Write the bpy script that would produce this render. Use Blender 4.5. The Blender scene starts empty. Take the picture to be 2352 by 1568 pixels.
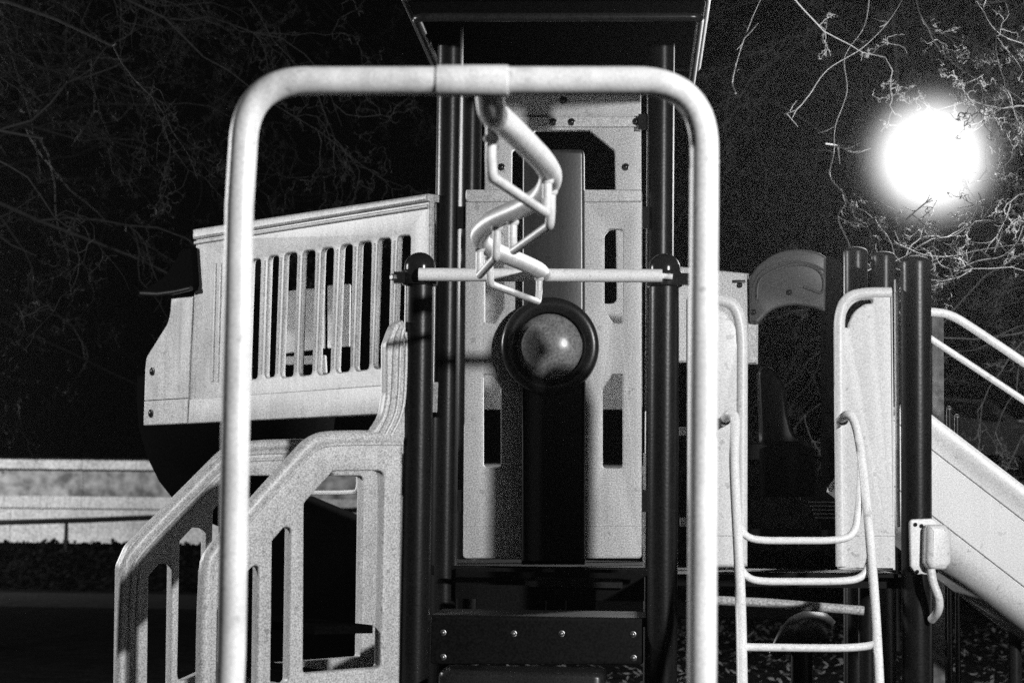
import bpy, bmesh, math, random
from mathutils import Vector, Matrix
random.seed(7)
R = math.radians
S = bpy.context.scene
COL = S.collection

# ------------------------------------------------------------------ camera
F, CX, CY = 4900.0, 1176.0, 784.0          # focal length and centre in measured units
yc = Vector((1455-CX, -(1174-CY), -F)).normalized()      # where the depth direction of the playground points
sr = 0.0072
zc = Vector((math.sin(sr), math.cos(sr), 0)); zc = (zc - yc*zc.dot(yc)).normalized()
xc = yc.cross(zc).normalized()
RC = Matrix((xc, yc, zc))                   # camera -> world
CAMP = Vector((0, 0, 1.5))
cd = bpy.data.cameras.new('camera'); cam = bpy.data.objects.new('camera', cd); COL.objects.link(cam)
cam.matrix_world = Matrix.Translation(CAMP) @ RC.to_4x4()
cd.sensor_width = 36; cd.lens = 36*F/2352; cd.clip_start = 0.1; cd.clip_end = 600
cd.dof.use_dof = True; cd.dof.focus_distance = 10.3; cd.dof.aperture_fstop = 4.0
S.camera = cam
# ------------------------------------------------------------------ world, key light, exposure
w = bpy.data.worlds.new('World'); S.world = w; w.use_nodes = True
bg = w.node_tree.nodes['Background']; bg.inputs[0].default_value = (1, 1, 1, 1); bg.inputs[1].default_value = 0.0006
# night: all light comes from the globe lamps of the place (see their builder)
LAMP_NEAR, LAMP_SEEN, LAMP_WALL, LAMP_LEFT = 4500, 3200, 8500, 2700      # watts of the lit globes
S.view_settings.view_transform = 'Standard'; S.view_settings.look = 'None'
S.view_settings.exposure = 0; S.view_settings.gamma = 1; S.view_settings.use_curve_mapping = False
S.cycles.max_bounces = 6; S.cycles.volume_bounces = 0; S.cycles.sample_clamp_indirect = 2; S.cycles.sample_clamp_direct = 1.6
S.cycles.use_denoising = False

# ------------------------------------------------------------------ helpers
def ray(u, v):
    return (RC @ Vector((u-CX, -(v-CY), -F))).normalized()
def at(u, v, Y):
    d = ray(u, v); return CAMP + d*(Y/d.y)
def atz(u, v, z):
    d = ray(u, v); return CAMP + d*((z-CAMP.z)/d.z)
def tag(o, label=None, cat=None, group=None, kind=None):
    if label: o['label'] = label
    if cat: o['category'] = cat
    if group: o['group'] = group
    if kind: o['kind'] = kind
    return o
def thing(name, label, cat, loc=(0, 0, 0), group=None):
    o = bpy.data.objects.new(name, None); COL.objects.link(o); o.location = loc; o.empty_display_size = .1
    return tag(o, label, cat, group)
def world_loc(o):
    p = Vector((0, 0, 0))
    while o is not None:
        p += o.location; o = o.parent
    return p
def link(name, me, mat, parent=None, smooth=35):
    off = world_loc(parent) if parent else Vector((0, 0, 0))
    if off.length > 0: me.transform(Matrix.Translation(-off))
    o = bpy.data.objects.new(name, me); COL.objects.link(o); o.parent = parent
    if mat: me.materials.clear(); me.materials.append(mat)
    if smooth:
        me.shade_smooth()
        me.set_sharp_from_angle(angle=R(smooth))
    return o
class MB:
    def __init__(s): s.v = []; s.f = []
    def add(s, vs, fs):
        n = len(s.v); s.v += [tuple(v) for v in vs]; s.f += [tuple(i+n for i in f) for f in fs]
    def box(s, c, d, M=None):
        x, y, z = d[0]/2, d[1]/2, d[2]/2
        vs = [Vector((a*x, b*y, e*z)) for a in (-1, 1) for b in (-1, 1) for e in (-1, 1)]
        if M: vs = [M @ q for q in vs]
        vs = [q+Vector(c) for q in vs]
        s.add(vs, [(0, 1, 3, 2), (4, 6, 7, 5), (0, 4, 5, 1), (2, 3, 7, 6), (0, 2, 6, 4), (1, 5, 7, 3)])
        return s
    def tube(s, pts, r, n=16, caps=True):
        pts = [Vector(p) for p in pts]; m = len(pts)
        rr = r if isinstance(r, (list, tuple)) else [r]*m
        t0 = (pts[1]-pts[0]).normalized()
        up = Vector((0, 0, 1)) if abs(t0.z) < .9 else Vector((0, 1, 0))
        nrm = (up - t0*up.dot(t0)).normalized(); vs = []; fs = []
        for i in range(m):
            t = (pts[min(i+1, m-1)]-pts[max(i-1, 0)])
            t = t.normalized() if t.length > 1e-9 else t0
            nrm = nrm - t*nrm.dot(t)
            nrm = nrm.normalized() if nrm.length > 1e-6 else t.orthogonal().normalized()
            b = t.cross(nrm)
            for k in range(n):
                a = 2*math.pi*k/n
                vs.append(pts[i] + (nrm*math.cos(a)+b*math.sin(a))*rr[i])
        for i in range(m-1):
            for k in range(n):
                k2 = (k+1) % n
                fs.append((i*n+k, i*n+k2, (i+1)*n+k2, (i+1)*n+k))
        if caps:
            fs.append(tuple(range(n-1, -1, -1))); fs.append(tuple((m-1)*n+k for k in range(n)))
        s.add(vs, fs); return s
    def lathe(s, c, prof, axis=Vector((0, 0, 1)), n=32):
        axis = Vector(axis).normalized(); a = axis.orthogonal().normalized(); b = axis.cross(a); vs = []; fs = []
        for (r, h) in prof:
            for k in range(n):
                t = 2*math.pi*k/n
                vs.append(Vector(c)+axis*h+(a*math.cos(t)+b*math.sin(t))*max(r, 1e-4))
        for i in range(len(prof)-1):
            for k in range(n):
                k2 = (k+1) % n; fs.append((i*n+k, i*n+k2, (i+1)*n+k2, (i+1)*n+k))
        fs.append(tuple(range(n-1, -1, -1))); fs.append(tuple((len(prof)-1)*n+k for k in range(n)))
        s.add(vs, fs); return s
    def build(s, name, mat, parent=None, smooth=35, kind=None):
        me = bpy.data.meshes.new(name); me.from_pydata(s.v, [], s.f); me.update()
        bm = bmesh.new(); bm.from_mesh(me); bmesh.ops.recalc_face_normals(bm, faces=bm.faces); bm.to_mesh(me); bm.free()
        o = link(name, me, mat, parent, smooth)
        if kind: o['kind'] = kind
        return o
def smooth_path(pts, it=3):
    pts = [Vector(p) for p in pts]
    for _ in range(it):
        q = [pts[0]]
        for a, b in zip(pts, pts[1:]): q += [a*.75+b*.25, a*.25+b*.75]
        q.append(pts[-1]); pts = q
    return pts
def catmull(pts, k=8):
    pts = [Vector(p) for p in pts]; q = []
    P = [pts[0]*2-pts[1]]+pts+[pts[-1]*2-pts[-2]]
    for i in range(1, len(P)-2):
        a, b, c, d = P[i-1:i+3]
        for j in range(k):
            t = j/k
            q.append(.5*((2*b)+(c-a)*t+(2*a-5*b+4*c-d)*t*t+(3*b-a-3*c+d)*t**3))
    q.append(pts[-1]); return q
def round_poly(pts, r, seg=5):
    out = []; n = len(pts)
    for i in range(n):
        p = Vector(pts[i][:2]); a = Vector(pts[i-1][:2]); b = Vector(pts[(i+1) % n][:2])
        ri = pts[i][2] if len(pts[i]) > 2 else r
        da, db = (a-p), (b-p)
        if ri <= 0 or da.length < 1e-6 or db.length < 1e-6: out.append(p); continue
        ang = da.angle(db); dist = min(ri/max(math.tan(ang/2), .05), da.length*.48, db.length*.48)
        A = p+da.normalized()*dist; B = p+db.normalized()*dist
        for j in range(seg+1):
            t = j/seg; out.append(A*(1-t)**2+p*2*t*(1-t)+B*t*t)
    return out
class Plane:
    """upright plane: O a point on it (x, y), ang = heading of its right-hand direction"""
    def __init__(s, O, ang):
        s.O = Vector((O[0], O[1], 0)); s.T = Vector((math.cos(ang), math.sin(ang), 0)); s.Z = Vector((0, 0, 1)); s.N = s.T.cross(s.Z)
    def w(s, u, v, d=0):                     # point of the plane in that direction, brought d metres forward
        r = ray(u, v); t = (s.O-CAMP).dot(s.N)/r.dot(s.N); return CAMP+r*t+s.N*d
    def loc(s, u, v):
        p = s.w(u, v)-s.O; return (p.dot(s.T), p.z)
    def pt(s, a, b, d=0): return s.O+s.T*a+s.Z*b+s.N*d
def panel(name, pl, outline, holes, th, bev, mat, parent, fwd=0.0, rr=.02, hr=.02, seg=5):
    cu = bpy.data.curves.new('c', 'CURVE'); cu.dimensions = '2D'; cu.fill_mode = 'BOTH'
    for k, poly in enumerate([outline]+holes):
        P = [tuple(pl.loc(p[0], p[1]))+tuple(p[2:]) for p in poly]
        P = round_poly(P, rr if k == 0 else hr, seg)
        sp = cu.splines.new('POLY'); sp.points.add(len(P)-1); sp.use_cyclic_u = True
        for i, p in enumerate(P): sp.points[i].co = (p.x, p.y, 0, 1)
    cu.extrude = th/2-bev; cu.bevel_depth = bev; cu.bevel_resolution = 2; cu.offset = -bev
    o = bpy.data.objects.new('c', cu); COL.objects.link(o)
    dg = bpy.context.evaluated_depsgraph_get()
    me = bpy.data.meshes.new_from_object(o.evaluated_get(dg)); bpy.data.objects.remove(o)
    me.name = name
    bm = bmesh.new(); bm.from_mesh(me); bmesh.ops.remove_doubles(bm, verts=bm.verts, dist=1e-5); bmesh.ops.recalc_face_normals(bm, faces=bm.faces); bm.to_mesh(me); bm.free()
    M = Matrix((pl.T, pl.Z, pl.N)).transposed().to_4x4(); M.translation = pl.O+pl.N*(fwd-th/2)
    me.transform(M)
    return link(name, me, mat, parent, 40)
def front(Y): return Plane((0, Y), 0)
# ------------------------------------------------------------------ materials
def mat(name, col, rough=.5, grain=.0, gscale=160, coat=0, metal=0, bump=0, dirt=0, dscale=4, spec=.5, transm=0, lo=None):
    m = bpy.data.materials.new(name); m.use_nodes = True; nt = m.node_tree; b = nt.nodes['Principled BSDF']
    b.inputs['Roughness'].default_value = rough; b.inputs['Metallic'].default_value = metal
    b.inputs['Coat Weight'].default_value = coat; b.inputs['Coat Roughness'].default_value = .12
    b.inputs['Specular IOR Level'].default_value = spec; b.inputs['Transmission Weight'].default_value = transm
    b.inputs['Base Color'].default_value = (col, col, col, 1)
    g = nt.nodes.new('ShaderNodeNewGeometry'); last = None
    def noise(sc, det):
        n = nt.nodes.new('ShaderNodeTexNoise'); n.inputs['Scale'].default_value = sc; n.inputs['Detail'].default_value = det
        nt.links.new(g.outputs['Position'], n.inputs['Vector']); return n.outputs['Fac']
    def mrange(src, a, b_, c, d):
        q = nt.nodes.new('ShaderNodeMapRange'); q.inputs[1].default_value = a; q.inputs[2].default_value = b_; q.inputs[3].default_value = c; q.inputs[4].default_value = d
        nt.links.new(src, q.inputs[0]); return q.outputs[0]
    val = None
    if grain: val = mrange(noise(gscale, 1), .3, .7, col*(1-grain), col*(1+grain))
    if dirt:
        dv = mrange(noise(dscale, 5), .35, .65, 1-dirt, 1+dirt*.3)
        mm = nt.nodes.new('ShaderNodeMath'); mm.operation = 'MULTIPLY'; nt.links.new(dv, mm.inputs[0])
        if val: nt.links.new(val, mm.inputs[1])
        else: mm.inputs[1].default_value = col
        val = mm.outputs[0]
    if val:
        cc = nt.nodes.new('ShaderNodeCombineColor')
        for i in range(3): nt.links.new(val, cc.inputs[i])
        nt.links.new(cc.outputs[0], b.inputs['Base Color'])
    if dirt and val:
        mp = nt.nodes.new('ShaderNodeMapping'); mp.inputs['Scale'].default_value = (26, 26, 1.3); nt.links.new(g.outputs['Position'], mp.inputs['Vector'])
        sn = nt.nodes.new('ShaderNodeTexNoise'); sn.inputs['Scale'].default_value = 1; sn.inputs['Detail'].default_value = 4; nt.links.new(mp.outputs[0], sn.inputs['Vector'])
        sv = mrange(sn.outputs['Fac'], .42, .7, 1.0, 1-.22*min(1, dirt*6)); m2 = nt.nodes.new('ShaderNodeMath'); m2.operation = 'MULTIPLY'
        nt.links.new(sv, m2.inputs[0]); nt.links.new(val, m2.inputs[1])
        ch = mrange(noise(23, 3), .66, .69, 1, .72); m3 = nt.nodes.new('ShaderNodeMath'); m3.operation = 'MULTIPLY'
        nt.links.new(m2.outputs[0], m3.inputs[0]); nt.links.new(ch, m3.inputs[1])
        nt.links.new(m3.outputs[0], cc.inputs[0]); nt.links.new(m3.outputs[0], cc.inputs[1]); nt.links.new(m3.outputs[0], cc.inputs[2])
    if bump:
        bp = nt.nodes.new('ShaderNodeBump'); bp.inputs['Strength'].default_value = bump; bp.inputs['Distance'].default_value = .002
        nt.links.new(noise(gscale*.6, 2), bp.inputs['Height']); nt.links.new(bp.outputs[0], b.inputs['Normal'])
    return m
M_panel = mat('speckled_plastic', .50, .42, .42, 150, dirt=.10, bump=.15)
M_barrier = mat('weathered_plastic', .40, .45, .45, 130, dirt=.2, bump=.2)
M_bright = mat('pale_plastic', .64, .42, .20, 160, dirt=.05, bump=.1)
M_paint = mat('white_powder_coat', .62, .38, .22, 260, bump=.25, dirt=.13, dscale=7)
M_paint2 = mat('white_powder_coat_far', .80, .36, .18, 170, bump=.15, dirt=.05)
M_post = mat('dark_powder_coat', .009, .33, .5, 150, bump=.25, dirt=.2, dscale=9, spec=0.2)
M_column = mat('grey_column_plastic', .038, .3, .4, 150, bump=.15, dirt=.15)
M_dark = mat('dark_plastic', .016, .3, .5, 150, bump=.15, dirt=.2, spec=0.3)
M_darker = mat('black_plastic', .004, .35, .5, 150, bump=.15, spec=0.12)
M_matte = mat('matte_black_plastic', .003, .8, .5, 150, spec=0)
M_hood = mat('smoky_plastic', .065, .25, .3, 140, bump=.1)
M_cap = mat('glossy_black_cap', .015, .15, .3, 150)
M_bolt = mat('dark_bolt_steel', .06, .2, metal=.8)
M_steel = mat('zinc_steel', .55, .25, .2, 200, metal=.9)
M_bubble = mat('scratched_acrylic', .19, .25, .35, 90, bump=.12, dirt=.1, dscale=7)
M_deck = mat('coated_deck', .006, .5, .5, 120, bump=.2, spec=0.05)
M_bark = mat('bark', .015, .7, .3, 40, bump=.3, spec=0.1)
M_bark2 = mat('smooth_bark', .012, .45, .3, 60, bump=.3)
M_conc = mat('pale_concrete', .34, .8, .32, 22, dirt=.25, dscale=1.2, bump=.2)
M_ground = mat('dark_mulch_soil', .005, .9, .6, 30, bump=.6, dirt=.5, spec=0)
M_grass = mat('night_grass', .008, .9, .6, 12, bump=.5, dirt=.6, spec=0)
M_path = mat('path_gravel', .014, .9, .4, 12, dirt=.3, spec=0)
M_ivy = mat('ivy_bank', .003, .7, .6, 8, dirt=.6, spec=0)
M_leaf = mat('wet_leaves', .07, .25, .5, 40)
M_car = mat('dark_car_paint', .05, .2, coat=1)
M_glass = mat('car_glass', .01, .05)
M_tyre = mat('tyre_rubber', .015, .8)
M_head = mat('headlight_lens', .7, .1)
def pebble():
    m = mat('exposed_pebbles', .16, .7); nt = m.node_tree; b = nt.nodes['Principled BSDF']; g = nt.nodes['Geometry']
    n = nt.nodes.new('ShaderNodeTexNoise'); n.inputs['Scale'].default_value = 3.2; n.inputs['Detail'].default_value = 6; nt.links.new(g.outputs['Position'], n.inputs['Vector'])
    r = nt.nodes.new('ShaderNodeValToRGB'); r.color_ramp.elements[0].position = .38; r.color_ramp.elements[0].color = (.03, .03, .03, 1)
    r.color_ramp.elements[1].position = .68; r.color_ramp.elements[1].color = (.24, .24, .24, 1)
    nt.links.new(n.outputs['Fac'], r.inputs[0]); nt.links.new(r.outputs[0], b.inputs['Base Color']); return m
M_pebble = pebble()

# ================================================================== SETTING
mb = MB(); mb.add([(-90, -30, 0), (90, -30, 0), (90, 110, 0), (-90, 110, 0)], [(0, 1, 2, 3)])
tag(mb.build('ground', M_ground, smooth=None), kind='structure')
mb = MB(); mb.add([(-30, 31, .004), (5, 31, .004), (5, 36, .004), (-30, 36, .004)], [(0, 1, 2, 3)])
tag(mb.build('path', M_path, smooth=None), kind='structure')
# raised ground behind the retaining wall
mb = MB(); NX = 90
vs = []; fs = []
rows = [(37.0, 0.0), (39.5, .25), (42, .45), (44.6, .66)]
for j, (Y, z) in enumerate(rows):
    for i in range(NX+1):
        X = -32+i*.5
        vs.append((X, Y+random.uniform(-.1, .1), z+random.uniform(-.05, .05) if j else -.02))
for j in range(3):
    for i in range(NX):
        a = j*(NX+1)+i; fs.append((a, a+1, a+NX+2, a+NX+1))
mb.add(vs, fs); tag(mb.build('planted_bank', M_ivy), kind='structure')
mb = MB(); mb.box((-5, 78, 1.27), (120, 64, 2.50)); tag(mb.build('raised_car_park', M_grass, smooth=None), kind='structure')

# retaining wall (far left, behind the slide)
WY = 45.0
wall = thing('retaining_wall', 'long pale concrete retaining wall with pebble-faced upper band and capping, far left behind the slide', 'wall', (-8, WY, 0))
def zat(v, Y, u=150): return at(u, v, Y).z
def slab(name, v0, v1, y0, dy, m, x0=-27, x1=.5, n=1, parent=wall):
    z1, z0 = zat(v0, WY), zat(v1, WY); Lx = (x1-x0)/n
    for i in range(n):
        mb = MB(); mb.box((x0+(i+.5)*Lx, y0+dy/2, (z0+z1)/2), (Lx-(.012 if n > 1 else 0), dy, z1-z0-.002)); mb.build(name, m, parent, smooth=None)
slab('coping', 1056, 1077, WY-.16, .5, M_conc, n=9)
slab('pebble_panel', 1077, 1139, WY, .3, M_pebble, n=9)
slab('concrete_band', 1139, 1166, WY-.10, .4, M_conc, n=9)
slab('groove', 1166, 1170, WY-.02, .3, M_conc)
slab('wall_base', 1170, 1246, WY-.08, .4, M_conc, n=6)
# dark railing in front of the wall
rl = thing('guard_railing', 'thin dark pipe railing running in front of the pale retaining wall', 'railing', (at(153, 1240, 43).x, 43, .8))
mb = MB(); mb.tube([at(-60, 1201, 43), at(200, 1194, 43), at(420, 1185, 43.3), at(900, 1168, 44)], .055, 8); mb.build('top_rail', M_darker, rl)
for u, v in ((153, 1194), (560, 1180)):
    mb = MB(); p = at(u, v, 43); mb.tube([p, (p.x, p.y, .55)], .042, 8); mb.build('railing_post', M_darker, rl)

# ================================================================== POSTS
def post(X, Y, top, r, label, name='playground_post', dome=True, k=1.06, mc=None):
    t = thing(name, label, 'post', (X, Y, 0), 'dark playground posts')
    mb = MB(); mb.tube([(X, Y, -.02), (X, Y, top-(.05 if dome else 0))], r, 40); mb.build('post_shaft', M_post, t)
    if dome:
        hh_ = 1.0 if mc is None else .45; prof = [(r*k, -.05), (r*k, -.02)]+[(r*k*math.cos(a), -.02+r*hh_*math.sin(a)) for a in [R(x) for x in range(10, 91, 10)]]
        mb = MB(); mb.lathe((X, Y, top-.02), prof, n=40); mb.build('post_cap', mc or M_cap, t)
    return t
YS = 9.3
xl, xr, x3 = at(962, 800, YS).x, at(1525, 800, YS).x, at(2104, 800, YS).x
P_l = post(xl, YS, 2.60, .0655, 'short dark round post with black dome cap, left end of the white crossbar')
P_r = post(xr, YS, 2.60, .0655, 'short dark round post with black dome cap, right end of the white crossbar')
P_3 = post(x3, YS, 2.63, .0655, 'dark round post holding the pale box with its bent pipe, left of the slide', k=1.01, mc=M_post)
pa = at(1965, 600, 11.4); P_4 = post(pa.x, 11.4, at(1965, 562, 11.4).z, .064, 'dark round post beside the smoky arch hood, leftmost of the three right-hand posts', k=1.01, mc=M_post)
pb = at(2029, 600, 11.0); P_5 = post(pb.x, 11.0, at(2029, 572, 11.0).z, .062, 'dark round post rising behind the right-hand pale gate panel, middle of the three right-hand posts', k=1.01, mc=M_post)

# ================================================================== ROOFED TOWER
YT = 10.7
TX = (at(1031, 400, YT).x, at(1518, 400, YT).x); YB = 12.05
tower = thing('roofed_play_tower', 'tall play tower with dark square roof, white front panels and round bubble window', 'play tower', ((TX[0]+TX[1])/2, 11.3, 0))
for (X, Y) in ((TX[0], YT), (TX[1], YT), (TX[0], YB), (TX[1], YB)):
    mb = MB(); mb.tube([(X, Y, -.02), (X, Y, 4.08)], .066, 40); mb.build('tower_post', M_post, tower)
# roof: double-rimmed square eave and a low pyramid
zr = at(1300, 40, 10.15).z
ex0, ex1 = at(955, 40, 10.15).x, at(1608, 20, 10.15).x; ey0, ey1 = 10.15, 11.78
def frustum(mb, a, b, caps=0):                      # a, b = (x0, x1, y0, y1, z)
    vs = [(a[0], a[2], a[4]), (a[1], a[2], a[4]), (a[1], a[3], a[4]), (a[0], a[3], a[4]), (b[0], b[2], b[4]), (b[1], b[2], b[4]), (b[1], b[3], b[4]), (b[0], b[3], b[4])]
    mb.add(vs, ([(4, 5, 6, 7)] if caps else [])+[(0, 1, 5, 4), (1, 2, 6, 5), (2, 3, 7, 6), (3, 0, 4, 7)])
def ringtube(x0, x1, y0, y1, z, r, rc=.05):
    pts = round_poly([(x0, y0), (x1, y0), (x1, y1), (x0, y1)], rc, 5)
    pts = [Vector((p.x, p.y, z)) for p in pts]; return pts+[pts[0]]
mb = MB(); mb.tube(ringtube(ex0, ex1, ey0, ey1, zr, 0), .022, 12, caps=False); mb.build('lower_roof_rim', M_dark, tower)
mb = MB(); mb.tube(ringtube(ex0-.05, ex1+.03, ey0-.05, ey1+.03, zr+.095, 0), .024, 12, caps=False); mb.build('upper_roof_rim', M_dark, tower)
mb = MB(); frustum(mb, (ex0+.004, ex1-.004, ey0+.004, ey1-.004, zr), (ex0-.04, ex1+.025, ey0-.04, ey1+.025, zr+.09)); frustum(mb, (ex0-.04, ex1+.03, ey0-.04, ey1+.03, zr+.1), (ex0+.55, ex1-.55, ey0+.6, ey1-.6, zr+.62), 1)
mb.build('roof', M_matte, tower, smooth=None)
mb = MB(); mb.tube(ringtube(TX[0], TX[1], YT, YB, 4.02, 0, .03), .02, 8, caps=False); mb.build('roof_beam', M_matte, tower)

# front panels
PF = front(10.62)
TOPV = 437
def vis(seq): return seq
slotTR = [(1388, 540, .03), (1400, 526, .03), (1430, 526, .02), (1430, 742, .01), (1409, 742, .01), (1388, 712, .01)]
slotBR = [(1384, 892, .01), (1406, 859, .01), (1430, 859, .01), (1430, 1075, .02), (1384, 1075, .02)]
slotTL = [(1113, 526, .02), (1142, 526, .03), (1157, 540, .03), (1157, 708, .01), (1137, 742, .01), (1113, 742, .02)]
slotBL = [(1110, 859, .01), (1129, 859, .01), (1150, 892, .01), (1150, 1072, .02), (1110, 1072, .02)]
panel('front_panel', PF, [(1069, TOPV), (1215, TOPV), (1212, 1282), (1063, 1282)], [slotTL, slotBL], .055, .008, M_panel, tower)
panel('front_panel', PF, [(1330, TOPV), (1475, TOPV), (1474, 1282), (1328, 1282)], [slotTR, slotBR], .055, .008, M_panel, tower)
for a, b in ((1070, 1214), (1331, 1474)):
    panel('panel_rim', PF, [(a, TOPV-1), (b, TOPV-1), (b, 465), (a, 465)], [], .065, .009, M_panel, tower, fwd=.012, rr=.01)
# thin moulding joint low on the panels
for a, b in ((1064, 1199), (1344, 1474)):
    panel('moulding_joint', PF, [(a, 1205.5), (b, 1205.5), (b, 1208), (a, 1208)], [], .003, .0005, M_panel, tower, fwd=.0025, rr=0)
PC = front(10.54)
panel('column_panel', PC, [(1200, 342, .03), (1342, 342, .03), (1344, 870), (1198, 870)], [], .10, .018, M_column, tower, rr=.002)
panel('shade_column_panel', PC, [(1198, 868), (1344, 868), (1344, 1296), (1197, 1296)], [], .10, .018, M_darker, tower, rr=.002)  # blacker plastic here paints the broad shadow over the lower column
bc = PC.w(1263, 795)
mb = MB(); mb.lathe(bc, [(.243, -.06), (.243, .010), (.238, .022), (.225, .031), (.205, .033), (.186, .028), (.173, .016), (.168, .0)], PC.N, 64); mb.build('bubble_ring', M_dark, tower)
rb = .166
mb = MB(); mb.lathe(PC.w(1261, 796), [(rb*math.cos(a), -.01+.085*math.sin(a)) for a in [R(x) for x in range(0, 91, 6)]], PC.N, 56); mb.build('bubble_window', M_bubble, tower, smooth=80)
# panel brackets to the posts
for u, v in ((1062, 500), (1480, 500), (1062, 1150), (1480, 1150)):
    mb = MB(); p = at(u, v, 10.66); mb.box(p, (.05, .03, .11)); mb.build('panel_bracket', M_cap, tower, smooth=None)
# back arch panel
PBk = front(12.1)
panel('back_panel', PBk, [(1114, 190), (1472, 190), (1475, 940), (1110, 940)],
      [[(1230, 299, .01), (1354, 299, .01), (1412, 346, .01), (1417, 697, .04), (1172, 697, .04), (1176, 347, .01)]], .055, .008, M_panel, tower)
panel('back_bar', PBk, [(1112, 270), (1472, 270), (1472, 293), (1112, 293)], [], .02, .004, M_panel, tower, fwd=.022, rr=.004)
def bolt(pl, u, v, parent, r=.014, d=.004, m=None):
    mb = MB(); mb.lathe(pl.w(u, v, d), [(r*1.25, 0), (r*1.25, .003), (r, .004), (r*.8, .009), (r*.4, .012), (.0005, .013)], pl.N, 14); return mb.build('bolt', m or M_bolt, parent)
for u, v in ((1294, 231), (1437, 384), (1152, 384)): bolt(PBk, u, v, tower, .017)
for u, v in ((1271, 282), (1313, 282), (1461, 281)): bolt(PBk, u, v, tower, .017, .024)
mb = MB(); p = at(1478, 281, 12.06); mb.box(p, (.06, .03, .09)); mb.build('panel_bracket', M_cap, tower, smooth=None)
# deck of the tower and the darker structure beneath it
mb = MB(); mb.box(((TX[0]+TX[1])/2, (YT+YB)/2, 1.20), (TX[1]-TX[0]+.12, YB-YT+.1, .045)); mb.build('deck', M_deck, tower, smooth=None)
mb = MB(); mb.box(((TX[0]+TX[1])/2, YT-.075, 1.135), (TX[1]-TX[0]-.14, .03, .15)); mb.build('deck_fascia', M_darker, tower, smooth=None)
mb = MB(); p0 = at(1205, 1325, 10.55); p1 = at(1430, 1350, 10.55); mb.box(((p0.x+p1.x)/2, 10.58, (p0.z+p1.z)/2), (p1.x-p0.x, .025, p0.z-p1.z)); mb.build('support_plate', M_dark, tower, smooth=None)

# landing kick plate and steps below
stp = thing('entry_steps', 'dark moulded entry steps with bolted front plate between the two short posts', 'steps', ((xl+xr)/2, 9.2, 0))
PK = front(9.32)
panel('kick_plate', PK, [(990, 1414), (1478, 1418), (1478, 1526), (988, 1524)], [], .03, .006, M_deck, stp)
for u, v in ((1018, 1452), (1180, 1454), (1290, 1454), (1454, 1456), (1018, 1508), (1455, 1510)): bolt(PK, u, v, stp, .011, .001, M_steel)
zz = PK.w(1200, 1414).z
mb = MB(); mb.box(((xl+xr)/2, 9.62, zz-.02), (xr-xl-.14, .58, .04)); mb.build('landing', M_deck, stp, smooth=None)
for k, (va, y0, w0, w1) in enumerate(((1543, 9.0, 1005, 1390), (1640, 8.7, 1000, 1395))):
    z = at(1200, va, y0).z; a = at(w0, va, y0).x; b = at(w1, va, y0).x
    prof = [Vector((0, 0, 0))]
    mb = MB()
    pts = round_poly([(a, y0+.36, .0), (a, y0, .05), (b, y0, .05), (b, y0+.36, .0)], .05, 6)
    n = len(pts); vs = []
    for (ins, dz) in ((.0, -.16), (.0, -.022), (.006, -.008), (.02, 0)):
        for p in pts:
            c = Vector(((a+b)/2, y0+.2)); q = p+(c-p).normalized()*ins; vs.append((q.x, q.y, z+dz))
    fs = [(j*n+i, j*n+(i+1) % n, (j+1)*n+(i+1) % n, (j+1)*n+i) for j in range(3) for i in range(n)]
    fs.append(tuple(3*n+i for i in range(n))); mb.add(vs, fs); mb.build('step', M_dark, stp)
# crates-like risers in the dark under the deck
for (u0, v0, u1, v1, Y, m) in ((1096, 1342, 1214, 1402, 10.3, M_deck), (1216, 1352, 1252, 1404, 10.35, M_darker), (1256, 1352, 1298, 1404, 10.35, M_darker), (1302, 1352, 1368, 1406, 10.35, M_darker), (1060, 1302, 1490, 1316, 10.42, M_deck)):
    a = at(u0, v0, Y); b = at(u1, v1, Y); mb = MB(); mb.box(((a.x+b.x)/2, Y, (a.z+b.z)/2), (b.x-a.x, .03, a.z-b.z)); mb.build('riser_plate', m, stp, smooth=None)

# ================================================================== OVERHEAD CLIMBER
YA, ZC = 5.0, 2.517
cl = thing('overhead_climber', 'white tubular overhead climber: big rounded arch with a zigzag rail and hanging grips', 'climbing frame', (-.38, 5.0, 0))
xa0, xa1 = at(531, 1500, YA).x, at(1615, 1000, YA).x; xa0t = at(551, 420, YA).x
za = at(1082, 186, YA).z
def arch_pts():
    zl = at(531, 1500, YA).z; pb_ = Vector((at(526, 1568, YA).x-.02, -.05))
    c = round_poly([(pb_.x, pb_.y, 0), (xa0, zl, 0), (xa0t, za-.30, 0), (xa0t+.012, za, .185), (xa1, za, .165), (xa1, -.05, 0)], 0, 14)
    return [Vector((q.x, YA, q.y)) for q in c]
ap = arch_pts()
mb = MB(); mb.tube(ap, .0338, 40); mb.build('arch_frame', M_paint, cl)
s0, s1 = at(1004, 186, YA), at(1167, 186, YA)
mb = MB(); mb.lathe((s0.x, YA, za), [(.0335, 0), (.0372, .0005), (.0376, .004), (.0376, s1.x-s0.x-.004), (.037, s1.x-s0.x), (.0335, s1.x-s0.x+.001)], (1, 0, 0), 40); mb.build('clamp_sleeve', M_paint, cl)
for u, v, sx in ((582, 341, 1), (582, 362, 1), (1650, 372, 1)):
    mb = MB(); p = at(u, v, YA); mb.lathe(p-Vector((.006*sx, 0, 0)), [(.007, 0), (.006, .005), (.002, .008)], (sx, 0, 0), 10); mb.build('rivet', M_paint, cl)
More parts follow.
